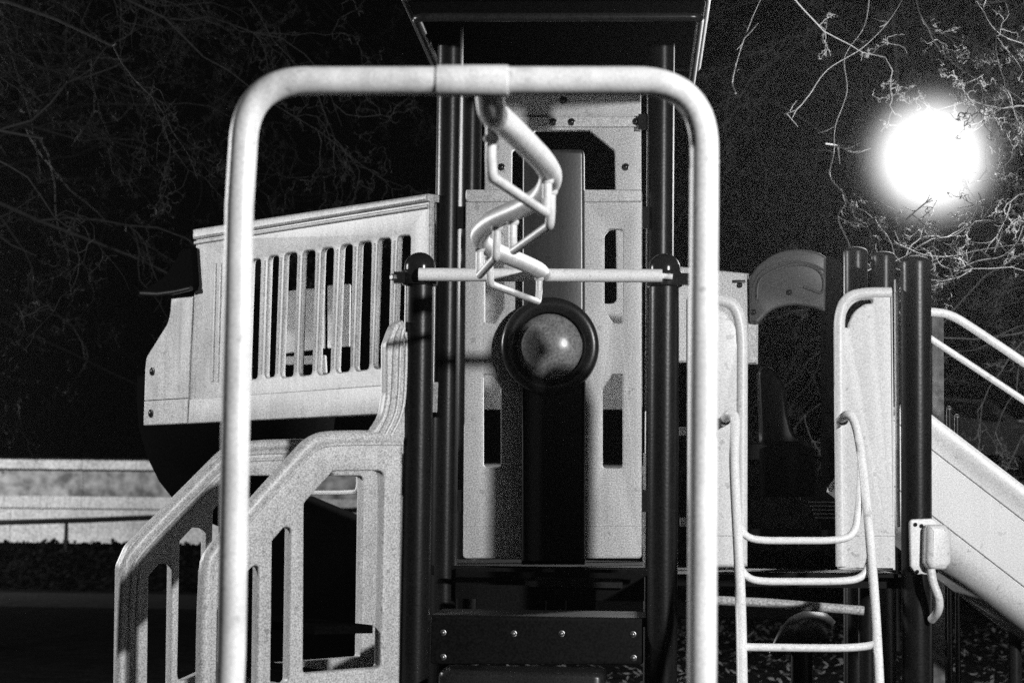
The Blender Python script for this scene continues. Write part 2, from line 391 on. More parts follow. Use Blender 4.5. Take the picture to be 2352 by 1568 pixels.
rp = [(-.352, 5.01, 0), (-.352, 5.14, -.045), (-.350, 5.38, -.02), (-.335, 5.64, 0), (-.30, 5.92, 0), (-.268, 6.22, 0), (-.262, 6.5, 0), (-.305, 6.85, 0), (-.386, 7.13, 0), (-.495, 7.43, 0), (-.565, 7.76, 0), (-.585, 8.06, 0), (-.55, 8.35, 0), (-.475, 8.68, 0), (-.415, 8.98, 0), (-.40, 9.16, 0)]
mb = MB(); mb.tube(catmull([(x, y, ZC+z) for x, y, z in rp]), .035, 24); mb.build('zigzag_rail', M_paint, cl)
def grip(A, B, drop=.135, r=.0145):
    A = Vector((A[0], A[1], ZC)); B = Vector((B[0], B[1], ZC)); d = Vector((0, 0, -drop)); t = (B-A).normalized()*.045
    pts = [A, A+d*.65, A+d+t*.35, A+d+t, B+d-t, B+d-t*.35, B+d*.65, B]
    pts = [A]+smooth_path(pts[1:-1], 2)+[B]
    mb = MB(); mb.tube(pts, r, 16); mb.build('hand_grip', M_paint, cl)
    for q in (A, B):
        mb = MB(); mb.lathe(q-Vector((0, 0, .045)), [(r, 0), (r*1.3, .004), (r*1.45, .012), (r*1.2, .02)], n=16); mb.build('weld_bead', M_paint, cl)
grip((-.385, 5.60), (-.265, 6.32)); grip((-.262, 6.55), (-.42, 7.25)); grip((-.485, 7.40), (-.59, 8.02)); grip((-.57, 8.30), (-.408, 9.03))
yb = YS-.095
c0, c1 = at(962, 640, yb), at(1521, 645, yb)
mb = MB(); mb.tube([(c0.x, yb, ZC), (c1.x, yb, ZC)], .029, 28); mb.build('crossbar', M_paint2, cl)
mb = MB(); mb.tube([(c1.x-.01, yb, ZC), (c1.x+.045, yb, ZC-.004)], .013, 16); mb.build('bar_pin', M_paint2, cl)
for X, sx in ((xl, -1), (xr, 1)):
    mb = MB(); mb.lathe((X, YS, ZC-.04), [(.068, 0), (.078, .004), (.080, .02), (.080, .055), (.076, .068), (.068, .07)], n=40); mb.build('post_clamp', M_cap, cl)
    mb = MB(); mb.box((X+sx*.085, YS-.03, ZC-.008), (.05, .05, .05)); mb.build('clamp_ear', M_cap, cl, smooth=None)
    mb = MB(); mb.lathe((X+sx*.105, YS-.045, ZC-.008), [(.016, 0), (.016, .018), (.010, .02)], (sx*.7, -.7, 0), 6); mb.build('clamp_bolt', M_steel, cl, smooth=None)

# ================================================================== SLATTED BARRIER (left, turned 46 degrees)
A0 = at(990, 700, 10.6); PB = Plane((A0.x, A0.y), R(-46))
bar = thing('slotted_barrier', 'weathered white barrier panel with tall rounded slots and ribbed top rail, left of the tower', 'barrier', (PB.w(720, 940).x, PB.w(720, 940).y, 1.95))
ux = lambda x: 282.4+x*.3781
vy = lambda y: 423.5+y*.3781
slots = []
tops = [(560, 622, 478, 1198, 540, 590), (670, 730, 462, 1190, 650, 705), (778, 836, 450, 1182, 752, 815), (885, 946, 430, 1170, 862, 920), (985, 1057, 412, 1168, 958, 1032), (1095, 1166, 398, 1158, 1070, 1146), (1210, 1279, 382, 1150, 1182, 1256), (1325, 1393, 362, 1138, 1295, 1376), (1435, 1508, 345, 1126, 1410, 1492), (1552, 1626, 325, 1112, 1525, 1606), (1672, 1746, 308, 1092, 1645, 1722)]
for (a, b, tv, bv, a2, b2) in tops[1:]:
    slots.append([(ux(a), vy(tv)+3), (ux(b), vy(tv)), (ux(b2), vy(bv)-2), (ux(a2), vy(bv)+2)])
panel('barrier_panel', PB, [(450, 548), (988, 458), (984, 945), (434, 972)], slots, .034, .010, M_barrier, bar, hr=.028, rr=.01)
a, b, tv, bv, a2, b2 = tops[0]
for k in (0, 1):
    panel('blind_rib', PB, [(ux(a)+k*12, vy(tv)), (ux(a)+4+k*12, vy(tv)), (ux(a2)+4+k*12, vy(bv)), (ux(a2)+k*12, vy(bv))], [], .02, .003, M_barrier, bar, fwd=.006, rr=.002)
def strip_tube(name, pl, pts, r, m, parent, fwd=0, n=12):
    mb = MB(); mb.tube([pl.w(u, v, fwd) for u, v in pts], r, n); mb.build(name, m, parent)
panel('top_rail', PB, [(449, 527), (989, 445), (989, 463), (449, 551)], [], .10, .014, M_barrier, bar, fwd=.022, rr=.008)
strip_tube('rail_rib', PB, [(450, 558), (986, 474)], .011, M_barrier, bar, .004)
panel('bottom_band', PB, [(437, 916), (986, 876), (984, 946), (434, 973)], [], .075, .007, M_barrier, bar, fwd=.008, rr=.004)
# slot edge ribs (double moulded lips on each slat)
for (a, b, tv, bv, a2, b2) in tops[2:]:
    strip_tube('slat_lip', PB, [(ux(a)-8, vy(tv)+12), (ux(a2)-8, vy(bv)-8)], .0045, M_barrier, bar, .001, 8)

# ================================================================== SPIRAL SLIDE (end shield, hood, chute)
sl = thing('spiral_slide', 'dark curved slide chute with pale flared end shield at the far left of the barrier', 'slide', (PB.w(400, 900, -.5).x, PB.w(400, 900, -.5).y, 0))
panel('end_shield', PB, [(393, 684, .005), (437, 681, .002), (444, 680, .002), (431, 973, .002), (329, 977, .01), (333, 850, .04), (336, 820, .05), (362, 778, .2), (386, 740, .15), (391, 715, .05)], [], .06, .008, M_barrier, sl, rr=.03, seg=8)
for u, v in ((350, 853), (347, 949)): bolt(PB, u, v, sl, .02, .002)
strip_tube('shield_joint', PB, [(331, 920), (431, 914)], .003, M_dark, sl, .0, 6)
for pts in ([(655, 668), (745, 660), (745, 800), (655, 812)], [(752, 655), (805, 652), (803, 795), (752, 800)]):
    panel('inner_panel', front(12.6), pts, [], .04, .006, M_bright, sl, rr=.01)
panel('inner_sill', front(12.5), [(655, 818), (748, 815), (750, 856), (738, 858), (736, 836), (655, 838)], [], .04, .006, M_bright, sl, rr=.01)
# hood leaning out over the shield
hd = [PB.w(u, v, .04) for u, v in ((340, 672), (356, 660), (376, 648), (392, 636), (404, 618), (416, 598), (432, 580), (452, 570), (458, 655), (454, 668), (345, 679))]
mb = MB(); n = len(hd); back = [p-PB.N*.55+Vector((0, 0, .05)) for p in hd]
mb.add(hd+back, [tuple(range(n)), tuple(range(2*n-1, n-1, -1))]+[(i, (i+1) % n, n+(i+1) % n, n+i) for i in range(n)])
mb.build('hood', M_matte, sl, smooth=30)
mb = MB(); mb.tube([PB.w(u, v, .05) for u, v in ((342, 675), (380, 677), (420, 672), (456, 664))], .014, 12); mb.build('hood_lip', M_dark, sl)
mb = MB(); mb.tube(catmull([PB.w(u, v, -.45) for u, v in ((470, 560), (545, 520), (585, 482), (610, 478), (628, 500), (640, 530))]), .03, 10); mb.build('hood_ridge', M_darker, sl)
# bowl-shaped chute: horizontal rings that shrink towards the ground
ch = []
prof = [(318, 868), (316, 920), (322, 985), (340, 1050), (367, 1105), (402, 1150), (455, 1190), (520, 1215)]
ax = at(545, 900, 13.1)
mb = MB(); vs = []; fs = []; n = 40
for u, v in prof:
    p = at(u, v, ax.y); rad = abs(p.x-ax.x)
    for k in range(n):
        t = 2*math.pi*k/n; vs.append((ax.x+rad*math.cos(t), ax.y+rad*.62*math.sin(t), p.z))
for j in range(len(prof)-1):
    for k in range(n):
        k2 = (k+1) % n; fs.append((j*n+k, j*n+k2, (j+1)*n+k2, (j+1)*n+k))
fs.append(tuple(range(n))); fs.append(tuple((len(prof)-1)*n+k for k in range(n)))
mb.add(vs, fs); mb.build('chute', M_matte, sl)
# lower run of the chute, passing behind the stair sides
panel('lower_chute', front(12.9), [(500, 1150), (690, 1137), (905, 1226), (905, 1560), (500, 1560)], [], .5, .03, M_matte, sl, rr=.05)
mb = MB(); mb.tube([(ax.x, ax.y, 0), (ax.x, ax.y, at(520, 1215, ax.y).z)], .06, 20); mb.build('slide_post', M_darker, sl)

# ================================================================== STAIRS (two side panels)
AR = at(925, 1000, 9.25); PR = Plane((AR.x, AR.y), R(35))
st = thing('stair_side_panel', 'near pale stair side panel with slots and one big opening, in front of the slide', 'stair panel', (PR.w(820, 1500).x, PR.w(820, 1500).y, 0), 'stair side panels')
LOW = 1760
oR = [(925, 1000, .002), (755, 999, .10), (700, 1027, .10), (488, 1262, .12), (468, 1308, .08), (462, LOW), (916, LOW)]
big = [(766, 1081, .02), (882, 1080, .03), (874, 1532, .02), (697, 1546, .02), (699, 1155, .02)]
s2 = [(626, 1242, .01), (653, 1210, .02), (668, 1210, .02), (663, 1566, .03), (622, 1582, .03)]
s3 = [(556, 1325, .01), (584, 1298, .02), (594, 1299, .02), (590, 1600, .03), (553, 1612, .03)]
s4 = [(500, 1400, .01), (522, 1375, .02), (532, 1375, .02), (528, 1630, .03), (496, 1640, .03)]
panel('side_panel', PR, oR, [big, s2, s3, s4], .065, .010, M_panel, st, rr=.02)
strip = [(925, 1019), (755, 1019), (724, 1032), (706, 1050), (504, 1272), (488, 1310), (484, LOW)]
mb = MB(); mb.tube(smooth_path([PR.w(u, v, .0) for u, v in strip], 2), .008, 10); mb.build('moulded_rib', M_panel, st)
strip = [(925, 1006), (755, 1005), (718, 1018), (696, 1040), (494, 1264), (476, 1310), (471, LOW)]
mb = MB(); mb.tube(smooth_path([PR.w(u, v, -.022) for u, v in strip], 2), .034, 14); mb.build('top_roll', M_panel, st)
# ribbed curved riser linking the stair side with the short post
PE = Plane((AR.x, AR.y), R(35))
E_out = [(930, 730, .02), (905, 745, .06), (888, 790, .08), (888, 905, .1), (880, 955, .15), (852, 996, .05), (858, 1010), (932, 1010)]
panel('curved_riser', PE, E_out, [], .06, .012, M_panel, st, rr=.02, seg=6)
for k, dx in enumerate((8, 22, 36)):
    pts = [(918+dx*.35, 745+dx*.5), (897+dx, 778+dx*.3), (894+dx, 905), (886+dx, 955), (862+dx, 1000)]
    mb = MB(); mb.tube(smooth_path([PE.w(u, v, .002) for u, v in pts if u < 940], 3), .008, 10); mb.build('riser_rib', M_panel, st)

AL = AR+Vector((-.52, .80, 0)); PL = Plane((AL.x, AL.y), R(35))
st2 = thing('stair_side_panel', 'far pale stair side panel with triple-ribbed sloping edge, nearest the left edge, mostly in shade', 'stair panel', (PL.w(400, 1500).x, PL.w(400, 1500).y, 0), 'stair side panels')
oL = [(872, 1013, .002), (540, 1013, .10), (505, 1042, .10), (296, 1252, .12), (275, 1300, .08), (268, LOW), (866, LOW)]
bL = [(566, 1092, .02), (834, 1092, .02), (828, 1507, .01), (528, 1530, .03), (530, 1130, .04)]
lA = [(342, 1322, .01), (366, 1294, .02), (395, 1294, .02), (390, 1640, .03), (338, 1650, .03)]
lB = [(414, 1242, .01), (444, 1210, .02), (474, 1213, .02), (468, 1540, .03), (408, 1568, .03)]
lC = [(490, 1172, .01), (505, 1155, .01), (518, 1158, .02), (510, 1525, .03), (484, 1535, .03)]
panel('side_panel', PL, oL, [bL, lA, lB, lC], .065, .010, M_panel, st2, rr=.02)
for k, (off, rad, fw) in enumerate(((7, .026, -.012), (24, .010, .0), (40, .009, .0))):
    o1, o2 = off, off*.8
    strip = [(872, 1013+o1), (548+o1*.3, 1013+o1), (512+o1*.8, 1046+o1*.6), (300+o1*.8, 1256+o1*.6), (276+o1, 1306+o1*.3), (269+o1, LOW)]
    mb = MB(); mb.tube(smooth_path([PL.w(u, v, fw) for u, v in strip], 2), rad, 12); mb.build('moulded_rib', M_panel, st2)
# stair treads between the sides
trd = thing('stair_treads', 'dark stair treads climbing between the two pale stair side panels', 'stairs', (PR.w(700, 1500).x-.3, PR.w(700, 1500).y+.4, 0))
e0 = PR.w(500, 1400); e1 = PR.w(800, 1400); off = AL-AR
for k in range(5):
    t = k/4; a = e0.lerp(e1, t); z = .18+k*.2
    if z > 1.02: z = 1.02
    mb = MB(); c = Vector((a.x, a.y, z))+Vector((off.x, off.y, 0))*.5
    mb.box(c, (.28, Vector((off.x, off.y)).length-.14, .035), Matrix.Rotation(R(35), 3, 'Z')); mb.build('tread', M_matte, trd, smooth=None)
# bent white pipe behind the big opening
bp = thing('bent_pipe', 'white pipe bent into a hook, seen through the near stair panel', 'pipe', at(823, 1100, 11.5))
mb = MB(); mb.tube(smooth_path([at(u, v, 11.5) for u, v in ((823, 1040), (823, 1085), (823, 1128), (806, 1130), (770, 1131), (700, 1131))], 3), .0125, 12); mb.build('pipe_bend', M_paint2, bp)

# ================================================================== RIGHT BAY: entry panels, loop ladder, arch hood
PG = front(9.28)
g1 = thing('entry_gate_panel', 'pale entry panel with curved handhold slot, left of the loop ladder', 'entry panel', PG.w(1645, 1310), 'pale entry panels')
panel('gate_panel', PG, [(1577, 684, .01), (1640, 679, .10), (1690, 684, .25), (1714, 755, .10), (1712, 1300), (1712, 1309), (1577, 1309)],
      [[(1640, 694, .01), (1668, 700, .10), (1702, 740, .05), (1702, 790, .01), (1694, 790, .01), (1692, 752, .05), (1664, 716, .1), (1640, 708, .01)]], .06, .010, M_bright, g1, rr=.02, seg=8)
mb = MB(); mb.tube(smooth_path([PG.w(u, v, -.012) for u, v in ((1600, 684), (1650, 686), (1690, 700), (1705, 760), (1704, 860), (1703, 1300))], 3), .026, 16); mb.build('rolled_edge', M_bright, g1)
g2 = thing('entry_gate_panel', 'pale tall entry panel with rolled edge, right of the loop ladder', 'entry panel', PG.w(1990, 1310), 'pale entry panels')
panel('gate_panel', PG, [(2050, 665, .005), (1985, 665, .2), (1922, 690, .28), (1920, 780), (1925, 1309, .02), (2057, 1309, .003)],
      [[(2004, 686, .02), (2004, 697, .02), (1985, 698, .05), (1962, 715, .08), (1950, 742, .05), (1949, 752, .005), (1936, 752, .005), (1938, 735, .05), (1952, 703, .12), (1975, 687, .1)]], .06, .010, M_bright, g2, rr=.02, seg=10)
mb = MB(); mb.tube(smooth_path([PG.w(u, v, -.010) for u, v in ((2048, 672), (1985, 672), (1946, 682), (1928, 720), (1928, 800), (1933, 1300))], 3), .024, 16); mb.build('rolled_edge', M_bright, g2)
for g, a, b in ((g1, 1640, 1711), (g2, 1926, 2056)):
    panel('moulding_joint', PG, [(a, 1228), (b, 1228), (b, 1230.5), (a, 1230.5)], [], .003, .0005, M_panel, g, fwd=.0025, rr=0)
panel('mounting_strip', front(9.33), [(2056, 640), (2065, 640), (2068, 1210), (2060, 1210)], [], .05, .004, M_panel, g2, rr=.003)
# bright floor-level edging seen at the foot of the left entry panel
# loop ladder
ld = thing('loop_ladder', 'white tubular loop ladder with U-shaped rungs in the right-hand opening', 'ladder', at(1850, 1700, 8.6))
def lp(u, v, Y): return at(u, v, Y)
def YL(v): return 9.12-(v-950)/620*.55
def lt(name, pts, r, sm=2):
    mb = MB(); mb.tube(smooth_path([at(p[0], p[1], YL(p[1])+(p[2] if len(p) > 2 else 0)) for p in pts], sm), r, 18); mb.build(name, M_paint2, ld)
lt('ladder_rail', [(1662, 968, .16), (1668, 955, .04), (1680, 948), (1690, 960), (1688, 1000), (1686, 1060), (1690, 1150), (1696, 1260), (1702, 1400), (1705, 1568), (1708, 1800)], .0215)
lt('ladder_rail', [(1930, 968, .16), (1937, 957, .04), (1950, 950), (1963, 965), (1974, 1010), (1984, 1090), (1997, 1220), (2008, 1360), (2014, 1460), (2020, 1568), (2028, 1800)], .0195)
lt('ladder_rung', [(1978, 1040, .0), (1977, 1100, .01), (1972, 1170, .02), (1964, 1225, .03), (1930, 1241, .03), (1820, 1241, .03), (1745, 1241, .03), (1712, 1232, .02), (1697, 1205, .01)], .0155, 3)
lt('ladder_rung', [(2002, 1260, .0), (1996, 1300, .02), (1978, 1328, .03), (1935, 1335, .03), (1820, 1335, .03), (1745, 1335, .03), (1715, 1326, .02), (1698, 1300, .01)], .0155, 3)
lt('ladder_rung', [(2013, 1478, .0), (1990, 1484, .01), (1940, 1488, .01), (1820, 1487, .01), (1745, 1486, .01), (1703, 1485, .0)], .0160, 2)
for u in (1666, 1936):
    mb = MB(); mb.lathe(at(u, 965, 9.22), [(.022, 0), (.022, .02), (.015, .03), (.006, .034)], (0, -1, 0), 16); mb.build('rail_bolt', M_cap, ld)
# arch hood behind the opening
PH = front(11.0)
hh = thing('arch_hood_doorway', 'smoky dark round arch hood on a pale doorway frame, right of the tower', 'doorway', PH.w(1800, 1000))
panel('frame_panel', PH, [(1545, 608), (1560, 612), (1719, 628, .003), (1722, 832, .003), (1545, 832)], [], .05, .008, M_panel, hh, rr=.006)
panel('door_jamb', PH, [(1716, 640), (1742, 640), (1741, 836), (1716, 836)], [], .05, .008, M_panel, hh, rr=.004, fwd=-.004)
panel('arch_hood', PH, [(1720, 640, .05), (1738, 612, .1), (1780, 582, .25), (1830, 571, .3), (1880, 580, .2), (1897, 592, .01), (1895, 718, .01), (1872, 708, .3), (1820, 699, .35), (1770, 712, .25), (1741, 745, .02), (1722, 742, .01)], [], .06, .014, M_hood, hh, rr=.05, fwd=.03, seg=8)
mb = MB()
mb.tube(smooth_path([PH.w(u, v, .032) for u, v in ((1738, 690), (1738, 655), (1750, 636), (1790, 616), (1830, 606), (1870, 614), (1890, 634), (1892, 665), (1884, 676), (1868, 668), (1845, 660))], 3), .008, 10); mb.build('hood_bead', M_hood, hh)
mb = MB()
mb.tube(smooth_path([PH.w(u, v, .032) for u, v in ((1728, 660), (1745, 625), (1790, 606), (1826, 602), (1866, 608), (1894, 624))], 3), .006, 8); mb.build('hood_bead', M_hood, hh)
panel('hood_side', front(11.02), [(1896, 586, .01), (1918, 590, .05), (1934, 608, .02), (1930, 1215), (1898, 1215)], [], .3, .01, M_matte, hh, rr=.01)
for u, v in ((1812, 673), (1730, 718), (1699, 655)): bolt(PH, u, v, hh, .012, .034 if u > 1725 else .002)
panel('frame_tab', PH, [(1682, 643), (1712, 643), (1712, 650), (1682, 650)], [], .02, .003, M_dark, hh, fwd=.006, rr=.002)
# dark seat moulding inside the opening
se = thing('seat_moulding', 'dark curved plastic moulding standing on the deck inside the right-hand opening', 'seat', at(1790, 1100, 10.2))
panel('backrest', front(10.2), [(1742, 850, .05), (1762, 838, .05), (1784, 852, .1), (1803, 885, .1), (1810, 950, .1), (1822, 995, .05), (1862, 1018, .02), (1868, 1024), (1750, 1020)], [], .22, .02, M_darker, se, rr=.03, seg=7)
panel('seat_base', front(10.16), [(1752, 1024), (1872, 1026), (1872, 1140), (1752, 1140)], [], .3, .015, M_matte, se)
# deck of the right bay with its steps
dk = thing('side_deck', 'dark coated deck and steps beyond the loop ladder', 'deck', ((xr+x3)/2, 10.0, 0))
mb = MB(); mb.box(((xr+x3)/2, 9.95, 1.205), (x3-xr-.02, 1.1, .05)); mb.build('deck_plate', M_darker, dk, smooth=None)
for (u0, v0, u1, v1, Y, m) in ((1722, 1213, 1916, 1237, 9.9, M_deck), (1838, 1108, 1930, 1148, 10.9, M_deck), (1700, 1020, 1760, 1055, 10.9, M_deck), (1716, 1312, 2062, 1326, 9.36, M_darker)):
    a = at(u0, v0, Y); b = at(u1, v1, Y); mb = MB(); mb.box(((a.x+b.x)/2, Y, (a.z+b.z)/2), (b.x-a.x, .03, a.z-b.z)); mb.build('riser', m, dk, smooth=None)
for k in range(5):
    a = at(1858+k*4, 1152+k*9, 10.8); b = at(1918, 1152+k*9, 10.8); mb = MB(); mb.box(((a.x+b.x)/2, 10.8, a.z), (b.x-a.x, .02, .006)); mb.build('grate_bar', M_column, dk, smooth=None)
for (u0, v0, u1, v1, Y, m) in ((1560, 980, 1578, 1000, 9.6, M_panel), (1562, 1188, 1578, 1208, 9.6, M_panel), (1650, 1272, 1708, 1306, 9.5, M_dark), (1478, 1040, 1492, 1300, 11.2, M_panel)):
    a = at(u0, v0, Y); b = at(u1, v1, Y); mb = MB(); mb.box(((a.x+b.x)/2, Y, (a.z+b.z)/2), (b.x-a.x, .04, a.z-b.z)); mb.build('support_block', m, dk, smooth=None)
for u, Y in ((1993, 10.4), (1965, 10.9)):
    p = at(u, 1400, Y); mb = MB(); mb.tube([(p.x, Y, 0), (p.x, Y, 1.17)], .045, 24); mb.build('deck_leg', M_post, dk)
gb = thing('ground_bar', 'grey horizontal tube low behind the loop ladder', 'bar', at(1820, 1390, 9.2))
mb = MB(); mb.tube([at(1600, 1376, 9.2), at(1760, 1384, 9.2), at(1850, 1391, 9.2), at(1984, 1402, 9.2)], .0205, 18); mb.build('bar_tube', M_barrier, gb)
kn = thing('dark_spring_toy', 'rounded dark plastic body low on the ground behind the ladder rungs', 'play toy', at(1845, 1500, 12.0))
mb = MB(); c = at(1842, 1465, 12.0)
mb.tube(catmull([c+Vector((-.16, 0, -.10)), c+Vector((-.06, 0, .0)), c+Vector((.06, 0, .06)), c+Vector((.12, 0, .02))], 6), [.03+.07*min(1, i/8) for i in range(19)], 20); mb.build('toy_body', M_dark, kn)
mb = MB(); mb.tube([c+Vector((.0, 0, -.05)), (c.x, c.y, 0)], .06, 20); mb.build('toy_base', M_darker, kn)

# pale box with bent pipe on the right post
bx = thing('talk_tube_box', 'pale rounded box with screw flange and bent pipe fixed to the dark right-hand post', 'box', at(2130, 1250, 9.15))
PX = Plane((at(2110, 1250, 9.22).x, 9.22), R(14))
panel('flange', PX, [(2090, 1192, .02), (2142, 1190, .01), (2160, 1200, .02), (2162, 1300, .01), (2148, 1318, .01), (2106, 1320, .03), (2092, 1300, .02)], [], .022, .007, M_bright, bx, rr=.02)
panel('box_body', PX, [(2118, 1204, .02), (2160, 1204, .02), (2172, 1222, .03), (2172, 1292, .03), (2158, 1308, .02), (2124, 1306, .03), (2116, 1290, .02)], [], .09, .024, M_bright, bx, fwd=.075, rr=.03, seg=6)
for u, v in ((2102, 1204), (2116, 1207), (2106, 1312), (2150, 1311)): bolt(PX, u, v, bx, .007, .002)
mb = MB(); mb.tube(smooth_path([at(u, v, Y) for u, v, Y in ((2138, 1306, 9.14), (2143, 1340, 9.14), (2157, 1372, 9.14), (2157, 1402, 9.16), (2140, 1422, 9.22))], 3), .0185, 18); mb.build('pipe', M_bright, bx)

# ================================================================== RIGHT SLIDE
sd_ = thing('straight_slide', 'bright pale straight slide with deep side wall, running down to the right edge', 'slide', at(2300, 1300, 9.75))
SY = 9.70
a0 = at(2105, 931, SY); a1 = at(2352, 1121, SY); dirS = (a1-a0); dirS.y = 0; dirS.normalize()
a0 = a0-dirS*.05; Ls = 2.6
perp = Vector((dirS.z, 0, -dirS.x)); 
if perp.z > 0: perp = -perp
def sweep(name, prof, m, start, length, nseg=2):
    mb = MB(); n = len(prof); vs = []
    for j in range(nseg):
        o = start+dirS*length*j/(nseg-1)
        for (d, y) in prof: vs.append(o+perp*d+Vector((0, y, 0)))
    fs = [(j*n+i, j*n+i+1, (j+1)*n+i+1, (j+1)*n+i) for j in range(nseg-1) for i in range(n-1)]
    mb.add(vs, fs); o = mb.build(name, m, sd_, smooth=50); return o
gp = lambda d: [(d-.006, .0), (d-.003, .012), (d+.003, .012), (d+.006, .0)]
profA = [(.05, .30), (.02, .06), (.0, .045), (-.012, .02), (-.008, -.004), (.006, -.012), (.055, -.010), (.066, -.002)]+gp(.118)+gp(.352)
wd = .40
for a in range(0, 100, 10): profA.append((wd+.13*math.sin(R(a)), .20-.20*math.cos(R(a))))
profA += [(wd+.13, .45), (wd+.10, .6), (wd-.1, .70), (.0, .72), (-.012, .70), (.0, .68), (.28, .62), (.33, .45), (.28, .14), (.05, .10)]
profA = [(d, y) for d, y in profA if True]
sweep('slide_shell', profA, M_bright, a0, Ls)
# handrails of the slide
mb = MB(); mb.tube(smooth_path([at(u, v, 9.62) for u, v in ((2085, 716), (2140, 716), (2185, 722), (2240, 757), (2352, 832), (2600, 1002))], 2), .0195, 20); mb.build('upper_handrail', M_paint2, sd_)
mb = MB(); mb.tube(smooth_path([at(u, v, 9.64) for u, v in ((2085, 743), (2140, 779), (2352, 919), (2600, 1085))], 1), .0145, 20); mb.build('lower_handrail', M_paint2, sd_)
mb = MB(); p = at(2330, 1320, 9.95); mb.tube([(p.x, p.y, 0), (p.x, p.y, p.z)], .03, 16); mb.build('slide_leg', M_dark, sd_)
pg = at(2153, 900, 10.5); t = thing('timber_post', 'dim weathered square post just right of the dark post, behind the slide handrails', 'post', (pg.x, 10.5, 0))
mb = MB(); mb.box((pg.x, 10.5, 1.25), (.055, .055, 2.5)); mb.build('timber', mat('grey_timber', .10, .8, .4, 30, dirt=.5), t, smooth=None)
for i, (u, v) in enumerate(((2180, 938), (2198, 956))):
    p = at(u, v, 11.2); t = tag(thing('short_stub_post', ['taller thin steel stub with a dome tip behind the upper end of the slide', 'shorter thin steel stub with a dome tip behind the upper end of the slide'][i], 'stub post', (p.x, 11.2, 0)), group='steel stubs')
    mb = MB(); mb.tube([(p.x, 11.2, 0), (p.x, 11.2, p.z)], .014, 14); mb.build('stub_tube', M_post, t)
    mb = MB(); mb.lathe((p.x, 11.2, p.z-.006), [(.016, 0), (.014, .01), (.008, .017), (.001, .02)], n=14); mb.build('stub_tip', M_steel, t)

# ================================================================== GLOBE LAMP
LY = 14.0; lc = at(2140, 362, LY)
M_globe = bpy.data.materials.new('bloom_globe'); M_globe.use_nodes = True; nt = M_globe.node_tree; nt.nodes.remove(nt.nodes['Principled BSDF'])
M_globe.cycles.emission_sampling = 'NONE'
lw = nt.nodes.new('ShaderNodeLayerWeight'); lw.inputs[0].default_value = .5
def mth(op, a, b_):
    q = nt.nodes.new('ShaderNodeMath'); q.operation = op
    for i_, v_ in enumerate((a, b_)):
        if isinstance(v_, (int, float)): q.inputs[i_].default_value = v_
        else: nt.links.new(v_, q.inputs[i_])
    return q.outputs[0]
glow = mth('MULTIPLY', mth('POWER', mth('SUBTRACT', 1.0, lw.outputs['Facing']), 7.0), 1.55)  # lamp bloom painted as emission that fades towards the rim
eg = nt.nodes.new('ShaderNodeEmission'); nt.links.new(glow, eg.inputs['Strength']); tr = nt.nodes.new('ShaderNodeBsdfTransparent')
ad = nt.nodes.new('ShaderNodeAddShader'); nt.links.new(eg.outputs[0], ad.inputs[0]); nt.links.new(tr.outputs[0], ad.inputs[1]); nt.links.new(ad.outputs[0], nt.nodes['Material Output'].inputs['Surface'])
def globe_lamp(c, power, label, rg=.56):
    lamp = thing('globe_lamp', label, 'lamp', (c[0], c[1], 0), 'globe lamps'); c = Vector(c)
    mb = MB()
    mb = MB(); mb.lathe(c, [(rg*math.cos(R(a)), rg*math.sin(R(a))) for a in range(-90, 91, 6)], n=40); mb.build('globe', M_globe, lamp, smooth=80)  # shell made larger than the lamp to hold the painted bloom
    ld_ = bpy.data.lights.new('bulb', 'POINT'); ld_.energy = power; ld_.use_soft_falloff = False; lo_c = 0; ld_.shadow_soft_size = .20; lo_ = bpy.data.objects.new('bulb', ld_); COL.objects.link(lo_); lo_.parent = lamp; lo_.visible_camera = True; lo_.location = (0, 0, c.z)
    mb = MB(); mb.tube([(c.x, c.y, 0), (c.x, c.y, c.z-.55)], .028, 20); mb.build('pole', M_matte, lamp)
    mb = MB(); mb.lathe((c.x, c.y, c.z-.58), [(.04, 0), (.06, .02), (.07, .05), (.05, .06)], n=24); mb.build('fitter', M_matte, lamp)
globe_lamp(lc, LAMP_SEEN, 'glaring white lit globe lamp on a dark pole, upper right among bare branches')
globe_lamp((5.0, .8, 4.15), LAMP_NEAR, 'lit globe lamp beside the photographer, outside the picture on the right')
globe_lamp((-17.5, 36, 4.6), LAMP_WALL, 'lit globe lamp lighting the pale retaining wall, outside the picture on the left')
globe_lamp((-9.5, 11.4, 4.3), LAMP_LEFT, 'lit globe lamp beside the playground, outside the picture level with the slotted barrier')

# ================================================================== TREES
def grow(rng, p, d, L, r, depth, out, bend=.35, droop=0., nseg=7, ratio=.62, kids=(3, 5)):
    pts = [p.copy()]; rad = [r]; q = p.copy(); dd = d.normalized()
    bend = bend*(1+.35*depth)
    for i in range(nseg):
        dd = (dd+Vector((rng.uniform(-1, 1), rng.uniform(-1, 1), rng.uniform(-1, 1)))*bend*.5+Vector((0, 0, -droop))).normalized()
        q = q+dd*L/nseg; pts.append(q.copy()); rad.append(r*(1-.75*(i+1)/nseg))
    out[depth].append((pts, rad))
    if depth+1 < len(out):
        for k in range(rng.randint(*kids)):
            i = rng.randint(2, nseg); t = pts[i]
            ax = Vector((rng.uniform(-1, 1), rng.uniform(-1, 1), rng.uniform(-1, 1))).normalized()
            nd = ((pts[i]-pts[i-1]).normalized()+ax*.9).normalized()
            grow(rng, t, nd, L*ratio*rng.uniform(.7, 1.15), max(rad[i]*.72, .0035), depth+1, out, bend, droop, nseg, ratio, kids)
